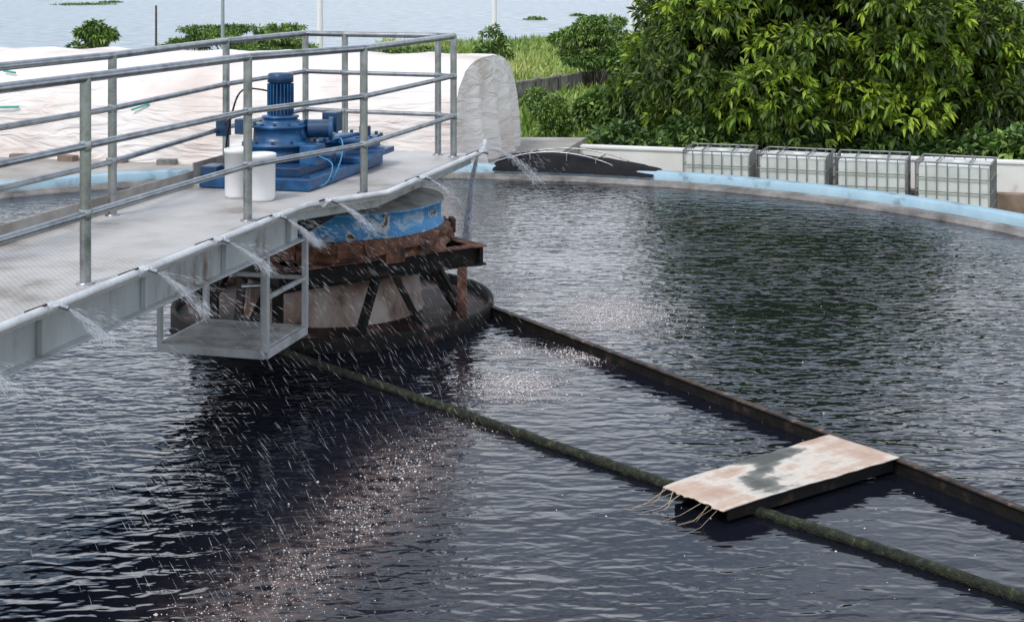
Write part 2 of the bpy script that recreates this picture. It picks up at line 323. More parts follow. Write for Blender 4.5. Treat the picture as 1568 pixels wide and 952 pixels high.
B.tube((-4.25,10.3,1.5),(-4.05,10.36,1.5),.03,'blue',12); B.tube((-4.14,10.33,1.5),(-4.12,10.335,1.5),.05,'bluedark',14)
B.tube((-4.3,10.9,1.53),(-4.02,11.1,1.53),.022,'blue'); B.tube((-4.4,10.8,1.55),(-4.3,11.3,1.55),.02,'blue')
B.obj('side_gearbox',dr,bevel=.006)
B=MB(); c2=(-4.4,11.3)
B.lathe([(0,1.4),(.33,1.4),(.33,1.44),(.29,1.445),(.29,1.5),(.33,1.505),(.33,1.53),(.1,1.545),(0,1.545)],c2,'blue',40)
for i in range(14):
    a=2*math.pi*i/14; B.cyl((c2[0]+.3*math.cos(a),c2[1]+.3*math.sin(a)),.016,1.52,1.555,'bluedark',6)
B.lathe([(0.05,1.54),(.05,1.62),(.03,1.63),(.03,1.66),(.045,1.665),(.045,1.74),(.0,1.745)],(-4.5,11.15),'steel',16)
B.cyl((-4.25,11.35),.05,1.54,1.62,'bluedark',16)
B.obj('turntable_flange',dr)
B=MB()
def curve(pts,r,mat,seg=6):
    P=[Vector(p) for p in pts]; out=[]
    for i in range(len(P)-1):
        p0=P[max(i-1,0)];p1=P[i];p2=P[i+1];p3=P[min(i+2,len(P)-1)]
        for k in range(seg):
            t=k/seg; out.append(.5*((2*p1)+(-p0+p2)*t+(2*p0-5*p1+4*p2-p3)*t*t+(-p0+3*p1-3*p2+p3)*t**3))
    out.append(P[-1]); B.pipe(out,r,mat,6)
curve([(-4.3,10.6,1.56),(-4.1,10.4,1.62),(-4.05,10.3,1.5),(-4.1,10.25,1.33),(-4.2,10.4,1.32)],.006,'cable')
curve([(-4.2,10.2,1.5),(-4.05,10.1,1.45),(-4.1,10.05,1.3),(-4.3,10.0,1.29)],.005,'cable')
curve([(-4.72,10.45,1.98),(-4.9,10.3,2.0),(-5.0,10.3,1.8),(-5.1,10.4,1.5),(-5.2,10.7,1.4)],.008,'blackcable')
curve([(-4.72,10.4,1.85),(-4.95,10.2,1.78),(-5.15,10.5,1.7),(-5.26,10.77,1.7)],.007,'blackcable')
B.box((-5.22,10.6,1.66),(.08,.12,.14),'bluedark')
B.obj('cables',dr)
# ---------------------------------------------------------------- centre column
cc=empty('centre_column_drum'); C=(CX,CY)
B=MB()
B.lathe([(0,1.15),(.35,1.14),(.9,1.0),(.95,.99)],C,'lid',64)
B.lathe([(.95,.99),(.955,.975),(.93,.97),(.93,.80),(.955,.795),(.955,.775),(.9,.77)],C,'bluedrum',96)
B.lathe([(.93,.785),(1.0,.77),(1.02,.70),(.97,.655),(1.0,.62),(.8,.6)],C,'rust',72,False,jit=.018)
B.lathe([(.82,.62),(.8,.42),(.5,.4)],C,'darksteel',48)
for i in range(26):
    a=math.radians(-170+i*13+random.uniform(-5,5)); R=1.0+random.uniform(-.02,.06)
    B.box((CX+R*math.cos(a),CY+R*math.sin(a),.69+random.uniform(-.04,.04)),(.04,random.uniform(.12,.26),random.uniform(.08,.15)),'rust',M3=(Matrix.Rotation(a,3,'Z')@Matrix.Rotation(random.uniform(-.5,.5),3,'Y')@Matrix.Rotation(random.uniform(-.2,.2),3,'X')))
B.obj('drum',cc)
B=MB()
cr=[(CX+1.27*math.cos(math.radians(a)),CY+1.27*math.sin(math.radians(a))) for a in(-10,-100,-190,-280)]
def ibeam(p,q,z,h=.17,w=.11):
    B.bar((*p,z),(*q,z),.012,h-.02,'darksteel'); B.bar((*p,z+h/2-.007),(*q,z+h/2-.007),w,.014,'rust'); B.bar((*p,z-h/2+.007),(*q,z-h/2+.007),w,.014,'darksteel')
for i in range(4):
    p=Vector(cr[i]);q=Vector(cr[(i+1)%4]); d=(q-p).normalized()*(.06 if i%2 else -.06)
    ibeam(p-d if i%2 else p+d,q+d if i%2 else q-d,.535-(.002 if i%2 else 0))
for k in (.33,.67):
    p=Vector(cr[0]).lerp(Vector(cr[1]),k); q=Vector(cr[3]).lerp(Vector(cr[2]),k); ibeam(p,q,.531,h=.14)
for off in ((1.13,-.42),(-1.2,.1),(-.3,-1.15),(-.95,-.5)):
    B.bar((CX+off[0],CY+off[1],.02),(CX+off[0],CY+off[1],.46),.08,.08,'darksteel' if off[0]<0 else 'rust')
for a0,a1,r0,r1 in ((-62,-72,.95,1.05),(-50,-38,.9,1.0),(-20,-8,.9,1.1),(-115,-125,.95,1.05),(-140,-128,.9,1.1),(30,20,.9,1.1),(170,185,.9,1.1)):
    a0=math.radians(a0);a1=math.radians(a1)
    B.bar((CX+r0*math.cos(a0),CY+r0*math.sin(a0),.47),(CX+r1*math.cos(a1),CY+r1*math.sin(a1),.03),.07,.05,'rust' if -1.2<a1<-.7 else 'darksteel')
B.tube((CX-.55,CY-1.3,.5),(CX-.35,CY-1.35,.52),.02,'steel')
B.obj('support_frame',cc,bevel=.003)
B=MB()
B.lathe([(.80,.0),(.76,.1),(.74,.3),(.7,.36),(.5,.38)],C,'cream',64)
B.lathe([(1.35,.035),(.7,.05)],C,'sludge',64)
B.lathe([(1.34,.03),(1.35,.11),(1.385,.115),(1.39,.10),(1.39,-.1)],C,'darksteel',96)
B.obj('feed_well_ring',cc)
def np_mesh(name,verts,faces,mat,attr=None,smooth=False):
    me=bpy.data.meshes.new(name); nf=len(faces); k=faces.shape[1]
    me.vertices.add(len(verts)); me.vertices.foreach_set('co',verts.astype(np.float32).ravel())
    me.loops.add(nf*k); me.loops.foreach_set('vertex_index',faces.astype(np.int32).ravel())
    me.polygons.add(nf); me.polygons.foreach_set('loop_start',np.arange(0,nf*k,k,dtype=np.int32)); me.polygons.foreach_set('loop_total',np.full(nf,k,dtype=np.int32))
    me.update(calc_edges=True); me.materials.append(M[mat])
    if attr is not None:
        at=me.attributes.new('tint','FLOAT','POINT'); at.data.foreach_set('value',attr.astype(np.float32))
    me.validate()
    o=bpy.data.objects.new(name,me); S.collection.objects.link(o); return o
# ---------------------------------------------------------------- skimmer arm
sk=empty('skimmer_arm')
def P(x,y,z): D=F*(HW-z)/(y+33); return ((x-784)/F*D,D)
B=MB()
A=[(-.19,11.95),P(1000,563,.08),P(1270,665,.08),P(1370,702,.08),P(1568,780,.08),(3.3,6.25)]
for p,q in zip(A[:-1],A[1:]):
    B.bar((*p,.015),(*q,.015),.014,.13,'darksteel')
    B.bar((*p,.084),(*q,.084),.045,.010,'armtop')
B.obj('arm_angle_beam',sk)
B=MB()
Bp=[(-1.8,10.75),P(590,590,.03),P(800,662,.03),P(1020,738,.03),P(1130,770,.03),P(1340,835,.03),P(1568,912,.03),(3.0,5.72)]
pts=[]
for p,q in zip(Bp[:-1],Bp[1:]):
    for k in range(24):
        t=k/24; pts.append(Vector((p[0]*(1-t)+q[0]*t,p[1]*(1-t)+q[1]*t,.018)))
n=12; vs=[];fs=[]
for i,p in enumerate(pts):
    d=(pts[min(i+1,len(pts)-1)]-pts[max(i-1,0)]).normalized(); x=Vector((d.y,-d.x,0))
    for k in range(n):
        a=2*math.pi*k/n; rr=.031*(1+random.uniform(-.12,.12)); vs.append(p+x*math.cos(a)*rr+Vector((0,0,math.sin(a)*rr)))
for i in range(len(pts)-1):
    for k in range(n): fs.append((i*n+k,i*n+(k+1)%n,(i+1)*n+(k+1)%n,(i+1)*n+k))
B.add(vs,fs,'moss',True); B.obj('mossy_pipe',sk)
pp=[P(1015,742,.10),P(1108,779,.10),P(1378,700,.10),P(1270,665,.10)]
def lp(a,b,t): return (a[0]*(1-t)+b[0]*t,a[1]*(1-t)+b[1]*t)
GU,GV=72,26; vs=[];tt_=[]
for side in (0,1):
    for i in range(GU+1):
        for j in range(GV+1):
            uu=i/GU; vv_=j/GV
            u2=uu+(.02*mnoise.noise((vv_*5,3,1))+.012*mnoise.noise((vv_*17,8,1)))*(1-uu)**6
            v2=vv_+.012*mnoise.noise((uu*14,5,2))*(1 if j in(0,GV) else 0)
            p=lp(lp(pp[0],pp[3],u2),lp(pp[1],pp[2],u2),v2)
            z=.102+.004*mnoise.noise((uu*4,vv_*2,0))-.012*(1-uu)**10-(.006 if side else 0)
            vs.append((p[0],p[1],z))
            w=uu+.16*mnoise.noise((vv_*3,uu*2,7))+.22*(vv_-.5)
            g_=math.exp(-((w-.42)/.135)**2)*(1-.6*vv_)
            t=.64+.22*mnoise.noise((uu*5,vv_*1.6,4))-.52*g_
            t+=.15*mnoise.noise((uu*2,vv_*16,9))
            tt_.append(min(.9,max(.2,t)))
idx=np.arange((GU+1)*(GV+1)).reshape(GU+1,GV+1); top=np.stack([idx[:-1,:-1],idx[:-1,1:],idx[1:,1:],idx[1:,:-1]],-1).reshape(-1,4)
off=(GU+1)*(GV+1); bot=top[:,::-1]+off
bd=list(idx[:,0])+list(idx[-1,1:])+list(idx[::-1,-1][1:])+list(idx[0,::-1][1:-1]); bd=np.array(bd); nx_=np.roll(bd,-1)
sid=np.stack([bd,nx_,nx_+off,bd+off],-1)
o=np_mesh('cross_plate',np.array(vs),np.vstack([top,bot,sid]),'plate',np.array(tt_)); o.parent=sk
B=MB()
i1=lp(pp[1],pp[0],.06); i2=lp(pp[2],pp[3],.06); i0=lp(pp[0],pp[1],.06); i3=lp(pp[3],pp[2],.06)
B.bar((*lp(i1,i2,.04),.055),(*lp(i1,i2,.98),.055),.012,.07,'darksteel'); B.bar((*lp(i0,i3,.05),.055),(*lp(i0,i3,.98),.055),.012,.07,'darksteel')
B.obj('plate_bearers',sk)
B=MB()
for k in range(11):
    t=random.random(); p=lp(pp[0],pp[1],t); a=random.uniform(-3.0,-2.2); L=random.uniform(.06,.34)
    q1_=(p[0]+L*.5*math.cos(a),p[1]+L*.5*math.sin(a)*.7+random.uniform(-.03,.03),.02)
    r_=random.uniform(.001,.0024)
    B.tube((p[0],p[1],.085),q1_,r_,'debris',5,r2=r_*.8); B.tube(q1_,(p[0]+L*math.cos(a),p[1]+L*math.sin(a)*.6,.003),r_*.8,'debris',5,r2=.0006)
B.obj('caught_debris',sk)
# ---------------------------------------------------------------- tank
tk=empty('clarifier_tank')
B=MB()
B.lathe([(8.07,-1.0),(8.07,.035),(8.10,.04),(8.10,.02),(8.13,.02),(8.13,.06),(8.24,.065)],C,'rimgrey',256)
B.lathe([(8.24,.065),(8.25,.16),(8.27,.172),(8.47,.172),(8.485,.16)],C,'rimblue',256)
B.lathe([(8.485,.16),(8.485,-1.2)],C,'conc',128)
B.obj('tank_wall',tk)
foams=[((.83,12.0),(.45,.7),1),((.03,9.9),(.34,.42),1),((.48,10.67),(.25,.3),.8),((0.,10.85),(.18,.25),.7),((-.09,13.1),(.35,.5),.8),((-.63,8.19),(.26,.55),1),((-.8,7.5),(.26,.5),1),((-1.05,6.75),(.26,.45),1),((-1.3,6.2),(.28,.4),.8),((-.3,8.9),(.3,.4),.4)]
nr,ns=150,420; vs=[(CX,CY,0)]
for i in range(1,nr+1):
    for k in range(ns):
        a=2*math.pi*k/ns; r_=8.09*i/nr; vs.append((CX+r_*math.cos(a),CY+r_*math.sin(a),0))
fs=[(0,1+k,1+(k+1)%ns) for k in range(ns)]
for i in range(nr-1):
    o=1+i*ns
    for k in range(ns): fs.append((o+k,o+ns+k,o+ns+(k+1)%ns,o+(k+1)%ns))
me=bpy.data.meshes.new('tank_water'); me.from_pydata(vs,[],fs); me.materials.append(M['water'])
V=np.array(vs); fm=np.zeros(len(V))
for (c,s_,w) in foams: fm+=w*np.exp(-((V[:,0]-c[0])/s_[0])**2-((V[:,1]-c[1])/s_[1])**2)
fm=np.clip(fm,0,1)
calm=1.0-.7*np.exp(-((V[:,0]-1.9)/1.7)**2-((V[:,1]-6.9)/1.3)**2)-.45*np.exp(-((V[:,0]-.6)/1.0)**2-((V[:,1]-9.2)/1.5)**2)
calm=np.clip(calm,.25,1)+.5*fm*.6
for nm,arr in(('foam',fm),('calm',calm)):
    at=me.attributes.new(nm,'FLOAT','POINT'); at.data.foreach_set('value',arr.astype(np.float32))
o=bpy.data.objects.new('tank_water',me); S.collection.objects.link(o)
pos=[];rads=[]
for (c,s_,w) in foams:
    far_=c[1]>9.5
    k=int((8000 if far_ else 2400)*w*(s_[0]*s_[1])/.2*.5); k=min(k,6000)
    pos.append(np.column_stack([rng.normal(c[0],s_[0]*.55,k),rng.normal(c[1],s_[1]*.55,k)])); rads.append(rng.lognormal(math.log(.0025 if far_ else .0020),.5,k))
pos.append(np.column_stack([rng.uniform(-2,3,500),rng.uniform(5.8,13,500)])); rads.append(rng.lognormal(math.log(.0018),.5,500))
pos=np.vstack(pos); rad=np.concatenate(rads)
d2=np.hypot(pos[:,0]-CX,pos[:,1]-CY); ok=(d2<7.9)&(d2>1.45); pos=pos[ok];rad=rad[ok]
tv=[];
for k in range(6):
    a=k*math.pi/3; tv.append((math.cos(a),math.sin(a),0))
tv+=[(0.5*math.cos(k*2*math.pi/3),.5*math.sin(k*2*math.pi/3),.7) for k in range(3)]
tf=np.array([(0,1,6),(1,2,7),(1,7,6),(2,3,7),(3,4,8),(3,8,7),(4,5,8),(5,0,6),(5,6,8),(6,7,8)])
tv=np.array(tv); VV=(tv[None]*rad[:,None,None]); VV[:,:,:2]+=pos[:,None,:]; VV[:,:,2]+=.001
FF=tf[None]+np.arange(len(pos))[:,None,None]*9
np_mesh('foam_bubbles',VV.reshape(-1,3),FF.reshape(-1,3),'foam')
# spray droplets
R3=np.array(Matrix.Rotation(ROTB,3,'Z'))
Pp=[];Vv=[];Rr=[]
def jet(o_,d,n_,spd=2.6,spread=.16,tmax=.56,up=.2,rad=.0011,tp=1.5):
    t=rng.random(n_)**tp*tmax
    v=np.array([d[0],d[1],up])*spd+rng.normal(0,spread*spd,(n_,3))*np.array([1,1,.5])
    p=np.array(o_)+v*t[:,None]; p[:,2]-=4.9*t*t; vel=v.copy(); vel[:,2]-=9.8*t
    ok=p[:,2]>.0; Pp.append(p[ok]@R3.T); Vv.append(vel[ok]@R3.T); Rr.append((rng.lognormal(math.log(rad),.35,n_))[ok])
for i,(x,y) in enumerate(nozz[:-1]):
    k=360 if i<6 else 100
    jet((x+.09,y+.02,ZD+.02),(1,.1),k,up=-.05,rad=.00045,tp=1.0,spread=.17)
    av=random.uniform(-.3,.1); hv=random.uniform(-.55,-.3)
    jet((x+.09,y+.02,ZD+.02),(1,av),1000 if i<6 else 200,spd=2.5,spread=.10,tmax=random.uniform(.09,.14),up=hv,rad=.00055,tp=1.2)
    jet((x+.09,y+.02,ZD+.02),(1,av),180,spd=2.5,spread=.05,tmax=.06,up=hv,rad=.0010,tp=1.0)
x,y=nozz[-1]
jet((x+.05,y+.1,ZD+.1),(1,-.1),250,spd=2.6,spread=.10,up=.1,rad=.0007)
jet((x+.0,y+.1,ZD+.02),(-.55,-.1),3200,spd=.6,spread=.085,tmax=.42,up=.0,rad=.0019,tp=.8)
jet((x+.05,y+.1,ZD+.08),(-.7,.2),300,spd=1.3,spread=.12,tmax=.3,up=.15,rad=.0010)
jet((x+.05,y+.1,ZD+.05),(.8,.1),1000,spd=2.4,spread=.07,tmax=.26,up=.0,rad=.0010)
Pp=np.vstack(Pp);Vv=np.vstack(Vv);Rr=np.concatenate(Rr)
sp_=np.linalg.norm(Vv,axis=1,keepdims=True); d=Vv/sp_; Ln=np.clip(sp_*.008,.008,.04)
e1=np.cross(d,np.array([0.3,.2,1.])); e1/=np.linalg.norm(e1,axis=1,keepdims=True); e2=np.cross(d,e1)
vv=[Pp-d*Ln]
for k in range(3):
    a=k*2*math.pi/3; vv.append(Pp+(e1*math.cos(a)+e2*math.sin(a))*Rr[:,None])
vv.append(Pp+d*Ln); vv=np.stack(vv,1)
tf=np.array([(0,2,1),(0,3,2),(0,1,3),(4,1,2),(4,2,3),(4,3,1)])
np_mesh('water_spray',vv.reshape(-1,3),(tf[None]+np.arange(len(Pp))[:,None,None]*5).reshape(-1,3),'drop')
# ---------------------------------------------------------------- tarp tunnel
tt=empty('tarpaulin_covered_tunnel'); ax=Vector((-.968,.25,0)); cx_=Vector((.25,.968,0)); No=Vector((-.92,21.3,0))
na,nl=48,150; Ln=15.0; vs=[];fs=[]
def arch(t):
    c=math.cos(math.pi*(1-t)); s_=math.sin(math.pi*t)
    return 2.08+2.08*math.copysign(abs(c)**.72,c), -.1+1.74*max(s_,0)**.62
for j in range(nl+1):
    l=Ln*j/nl; sag=.04*abs(math.sin(l*math.pi/1.25+.3*math.sin(l)))
    for i in range(na+1):
        c,z=arch(i/na); w=1-sag*(1 if 0<i<na else 0)/1.7+.014*mnoise.noise((l*1.3,i*.18,0))+.010*mnoise.noise((l*3,i*.5,5))
        rd=.05*max(0,1-l/.12)
        p=No+ax*(l)+cx_*(2.08+(c-2.08)*(w-rd*.5)); vs.append((p.x,p.y,-.1+(z+.1)*(w-rd*.5)))
for j in range(nl):
    for i in range(na): a=j*(na+1)+i; fs.append((a,a+1,a+na+2,a+na+1))
B=MB(); B.add(vs,fs,'tarp',True)
B.obj('cover',tt)
B=MB(); vs=[];fs=[]; nk=18
for k in range(nk+1):
    q=k/nk
    for i in range(na+1):
        c,z=arch(i/na); w=(1-.025)
        cc_=2.08+(c-2.08)*w*(q**.8); zz=-.1+(z+.1)*w*q
        off=.16*(1-q**3)+.10*math.sin(cc_*7+.8*math.sin(zz*3))*(1-q**4)*(.35+.65*(1-zz/1.6))
        p=No+cx_*cc_-ax*off; vs.append((p.x,p.y,zz))
for k in range(nk):
    for i in range(na): a=k*(na+1)+i; fs.append((a,a+na+1,a+na+2,a+1))
B.add(vs,fs,'tarp',True); B.obj('end_flap',tt)
B=MB()
def onT(l,t,off=.01):
    c,z=arch(t); p=No+ax*l+cx_*(2.08+(c-2.08)*(1+off)); return (p.x,p.y,-.1+(z+.1)*(1+off))
B.pipe([onT(7.6,.1),onT(8.3,.095),onT(8.5,.11)],.02,'teal',6); B.pipe([onT(7.9,.24),onT(8.15,.25)],.02,'teal',6); B.pipe([onT(5.2,.12),onT(5.5,.1)],.018,'teal',6)
for l in np.arange(.3,14,.9):
    p=onT(l,.0,0); B.box((p[0],p[1]-.1,-.06),(.3,.16,.08+random.uniform(-.03,.03)),'wallbase' if random.random()<.6 else 'rimgrey',rz=-.25+random.uniform(-.4,.4))
B.obj('ropes_and_weights',tt)
B=MB(); B.prism([(-24,26.8),(-24,20.2),(-9.5,20.2),(-4.9,20.75),(.05,20.75),(1.4,26.2)],-1.3,-.102,'conc'); B.obj('concrete_yard')
# black cover & hoops at the rim
bc=empty('black_membrane_cover'); B=MB(); vs=[];fs=[]; a,b_=40,14
A0=math.atan2(20.45-CY,-.25-CX)
for i in range(a+1):
    s_=i/a; ang=A0+(-.29)*s_
    hh=.17*math.sin(math.pi*min(1,s_*1.0)**.6)**.8 if 0<s_<1 else 0
    for j in range(b_+1):
        t=j/b_; r_=8.18+ .75*t; z=.10+.08*min(1,t*5)+hh*math.sin(math.pi*t)**.6*(1 if t<1 else 0)+random.uniform(-.005,.005)-(.3*max(0,t-.5))
        vs.append((CX+r_*math.cos(ang),CY+r_*math.sin(ang),z))
for i in range(a):
    for j in range(b_): k=i*(b_+1)+j; fs.append((k,k+1,k+b_+2,k+b_+1))
B.add(vs,fs,'blackmat',True); B.obj('membrane',bc)
B=MB()
def hoop(t0,t1,h,r0):
    pts=[]
    for k in range(17):
        s_=k/16; ang=A0-.262*(t0+(t1-t0)*s_); pts.append((CX+r0*math.cos(ang),CY+r0*math.sin(ang),.18+h*math.sin(math.pi*s_)**.75))
    B.pipe(pts,.010,'steel',6)
hoop(-.02,.85,.2,8.3); hoop(.05,.9,.2,8.8)
for s_ in (.25,.5,.7):
    ang=A0-.262*s_; z=.18+.2*math.sin(math.pi*(s_+.02)/.87)**.75
    B.tube((CX+8.3*math.cos(ang),CY+8.3*math.sin(ang),z),(CX+8.8*math.cos(ang),CY+8.8*math.sin(ang),z),.01,'steel',6)
    B.tube((CX+8.3*math.cos(ang),CY+8.3*math.sin(ang),.17),(CX+8.3*math.cos(ang),CY+8.3*math.sin(ang),z),.01,'steel',6)
B.obj('hoops',bc)
# ---------------------------------------------------------------- perimeter wall
pw=empty('white_perimeter_wall'); B=MB()
p0=Vector((-.2,26.12)); p1=Vector((14.,21.75))
B.bar((*p0,-.65),(*p1,-.65),.2,.88,'whitewall'); B.bar((*p0,-.2),(*p1,-.2),.26,.05,'whitewall')
d=(p1-p0).normalized(); nn_=Vector((d.y,-d.x))*.2
B.bar((p0.x+nn_.x,p0.y+nn_.y,-.95),(p1.x+nn_.x,p1.y+nn_.y,-.95),.2,.5,'wallbase')
B.obj('wall',pw,bevel=.01)
def ibc(x,y,rz,var):
    e=empty('ibc_tank',rz,(x,y,-1.1)); W,D_,H=1.14,1.0,1.08
    B=MB(); B.box((0,0,.6),(W-.08,D_-.08,.86),'ibc'); B.box((0,0,1.02),(W-.25,D_-.25,.05),'ibc'); 
    B.lathe([(.12,1.03),(.12,1.075),(.0,1.08)],(0.05,0),'ibc',20); B.obj('bottle',e,bevel=.05)
    B=MB()
    for i in range(8):
        xx=-W/2+W*i/7
        for yy in(-D_/2,D_/2): B.tube((xx,yy,.14),(xx,yy,H),.009,'ibcbar',6)
    for i in range(7):
        yy=-D_/2+D_*i/6
        for xx in(-W/2,W/2): B.tube((xx,yy,.14),(xx,yy,H),.009,'ibcbar',6)
    for z in (.16,.4,.62,.84,H):
        B.pipe([(-W/2,-D_/2,z),(W/2,-D_/2,z),(W/2,D_/2,z),(-W/2,D_/2,z),(-W/2,-D_/2,z)],.010 if z<H else .015,'ibcbar',6)
    for xx in(-.25,.25): B.tube((xx,-D_/2,H+.01),(xx,D_/2,H+.01),.014,'ibcbar',6)
    B.box((0,0,.1),(W,D_,.03),'steel')
    for xx in(-.5,0,.5): B.box((xx,0,.045),(.1,D_,.09),'beam')
    B.obj('cage',e)
for i,(x,D) in enumerate([(3.6,23.9),(4.8,23.4),(5.98,22.98),(7.16,22.38)]):
    ibc(x,D,math.radians([-17,-21,-18,-24][i]),i)
# ---------------------------------------------------------------- terrain & sea
gx=np.linspace(-160,160,161); gy=np.linspace(-60,130,191); X,Y=np.meshgrid(gx,gy)
shore=86+3*np.sin(X*.11)+2*np.sin(X*.31+1)-26*np.clip((-X-6)/6,0,1)
Z=-1.12+np.where(Y>34,.12*np.sin(X*.4)*np.cos(Y*.3)+.1*np.sin(Y*.17+X*.2),0)-np.clip((Y-shore)/6,0,1)*1.5
vv=np.stack([X,Y,Z],-1).reshape(-1,3); nx=len(gx); idx=np.arange(len(gx)*len(gy)).reshape(len(gy),nx)
ff=np.stack([idx[:-1,:-1],idx[:-1,1:],idx[1:,1:],idx[1:,:-1]],-1).reshape(-1,4)
g=np_mesh('ground',vv,ff,'ground')
for p in g.data.polygons: p.use_smooth=True
B=MB(); B.add([(-4000,50,-1.6),(4000,50,-1.6),(4000,6000,-1.6),(-4000,6000,-1.6)],[(0,1,2,3)],'sea'); B.obj('sea')
B=MB(); a_=Vector((.0,43.6)); b2=Vector((4.6,52.0)); nseg=6
for i in range(nseg):
    p=a_.lerp(b2,i/nseg); q=a_.lerp(b2,(i+1)/nseg-.01); B.bar((*p,-.8),(*q,-.8),.12,.75,'oldwall'); B.bar((*p,-.4),(*q,-.4),.18,.07,'oldwall')
    B.box((p.x,p.y,-.75),(.2,.2,.85),'oldwall',rz=1.07)
B.obj('old_concrete_fence')
def pole(x,D,r,name,mat,top=9,base=-1.3):
    B=MB(); X=(x-784)/F*D; B.tube((0,0,0),(0,0,top-base),r,mat,14,r2=r*.75); B.box((0,0,.1),(r*4,r*4,.2),mat)
    if name=='lamp_post':
        B.tube((0,0,top-base),(-1.6,0,top-base+.3),r*.4,mat,8); B.box((-1.8,0,top-base+.3),(.6,.25,.1),mat)
    o=B.obj(name); o.location=(X,D,base)
pole(490,60,.14,'lamp_post','pole'); pole(757,70,.14,'lamp_post','pole'); pole(967,79,.13,'lamp_post','pole')
pole(341,42,.06,'grey_pole','greypole',6)
pole(239,74,.07,'wooden_stake','bark',top=1.45,base=-2.2)
# ---------------------------------------------------------------- foliage
def leaves(name,lobes,ncl,nlf,L,Wr,mat='leaf',droop=.35,lime=.25,shell=.7,base_t=.35,upbias=.2):
    lobes=np.array(lobes,float); vol=(lobes[:,3]*lobes[:,5]); pr=vol/vol.sum()
    li=rng.choice(len(lobes),ncl,p=pr); lb=lobes[li]
    d=rng.normal(size=(ncl,3)); d[:,2]+=upbias; d/=np.linalg.norm(d,axis=1,keepdims=True)
    rr=shell+(1.08-shell)*rng.random(ncl)**.6
    c=lb[:,:3]+lb[:,3:6]*d*rr[:,None]
    lobet=(rng.random(len(lobes))[li]-.5)
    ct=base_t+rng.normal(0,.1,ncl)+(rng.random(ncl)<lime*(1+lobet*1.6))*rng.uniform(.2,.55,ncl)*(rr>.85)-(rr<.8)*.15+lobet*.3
    c=np.repeat(c,nlf,0); dd=np.repeat(d,nlf,0); t=np.repeat(ct,nlf)+rng.normal(0,.06,ncl*nlf)
    n_=len(c)
    v=dd*.55+rng.normal(0,.62,(n_,3)); v[:,2]-=droop*rng.random(n_)*1.6; v/=np.linalg.norm(v,axis=1,keepdims=True)
    l=L*rng.uniform(.6,1.25,n_)
    s_=np.cross(v,np.array([0,0,1.])+rng.normal(0,.5,(n_,3))); s_/=np.linalg.norm(s_,axis=1,keepdims=True)+1e-6
    nrm=np.cross(s_,v)
    base=c+v*(l*.12)[:,None]
    mid=base+v*(l*.5)[:,None]
    tip=base+v*l[:,None]; tip[:,2]-=l*.18
    w=(l*Wr)[:,None]
    q=np.stack([base,mid+s_*w+nrm*w*.35,tip,mid-s_*w+nrm*w*.35],1).reshape(-1,3)
    f=np.array([(0,1,2),(0,2,3)]); f=(f[None]+np.arange(n_)[:,None,None]*4).reshape(-1,3)
    return q,f,np.repeat(np.clip(t,0,1),4)
def foliage_obj(name,parts,mat,parent=None):
    q=[];f=[];t=[];o_=0
    for a,b_,c in parts: q.append(a);f.append(b_+o_);t.append(c);o_+=len(a)
    o=np_mesh(name,np.vstack(q),np.vstack(f),mat,np.concatenate(t))
    if parent: o.parent=parent
    return o
tree=empty('broadleaf_tree')
TC=np.array([6.6,29.4,1.5]); lobes=[]
while len(lobes)<175:
    d=rng.normal(size=3); d/=np.linalg.norm(d)
    if d[2]<-.85 or d[1]>.7: continue
    top=4.7 if d[0]<.25 else (3.4 if d[0]<.5 else 2.2)
    k=rng.uniform(.66,1.0)
    c=TC+np.array([d[0]*4.3,d[1]*3.3,(d[2]*top if d[2]>0 else d[2]*2.6)])*k
    r_=rng.uniform(.38,.85)
    if c[0]-r_*.7 < 2.25+.30*max(0,c[2]-.6): continue
    if c[2]>6.2-.75*max(0,c[0]-5.5): continue
    lobes.append((*c,r_,r_,r_*.65))
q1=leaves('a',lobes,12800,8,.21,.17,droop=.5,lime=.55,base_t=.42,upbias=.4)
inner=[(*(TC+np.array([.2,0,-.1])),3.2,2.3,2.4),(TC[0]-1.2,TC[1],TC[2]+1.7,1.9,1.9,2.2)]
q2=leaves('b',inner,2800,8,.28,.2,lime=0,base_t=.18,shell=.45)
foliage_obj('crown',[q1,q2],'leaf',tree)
B=MB()
def limb(p,q,r1,r2,k=5):
    p=Vector(p);q=Vector(q); pts=[p.lerp(q,i/k)+Vector((random.uniform(-.1,.1),random.uniform(-.1,.1),0))*(0<i<k) for i in range(k+1)]
    for i in range(k): B.tube(pts[i],pts[i+1],r1+(r2-r1)*i/k,'bark',10,r2=r1+(r2-r1)*(i+1)/k)
    return q
limb((6.1,29.8,-1.2),(6.0,29.7,.6),.32,.24)
for i in range(45):
    lb=lobes[rng.integers(len(lobes))]; st=Vector((6.0,29.7,random.uniform(.1,.7))); mid=st.lerp(Vector(lb[:3]),.5)+Vector((0,0,.35)); limb(st,mid,.13,.075,3); limb(mid,lb[:3],.075,.02,3)
limb((6.0,29.7,.6),(5.6,29.7,4.2),.2,.05)
B.obj('trunk_and_limbs',tree)
def ell(x0,x1,y0,y1,D,ry=None,n=8,flat=1.0,rs=(.28,.5)):
    X0,X1=(x0-784)/F*D,(x1-784)/F*D; Zt=HW-(y0+33)*D/F; Zb=HW-(y1+33)*D/F; ry=ry or (X1-X0)/2
    cx,cz=(X0+X1)/2,(Zt+Zb)/2; hx,hz=(X1-X0)/2,(Zt-Zb)/2; out=[]
    for i in range(n):
        d=rng.normal(size=3); d/=np.linalg.norm(d); k=rng.uniform(.4,.75); r_=rng.uniform(*rs)
        out.append((cx+d[0]*hx*k,D+d[1]*ry*k,cz+d[2]*hz*k,hx*r_*1.1,ry*r_,hz*r_*flat))
    return out
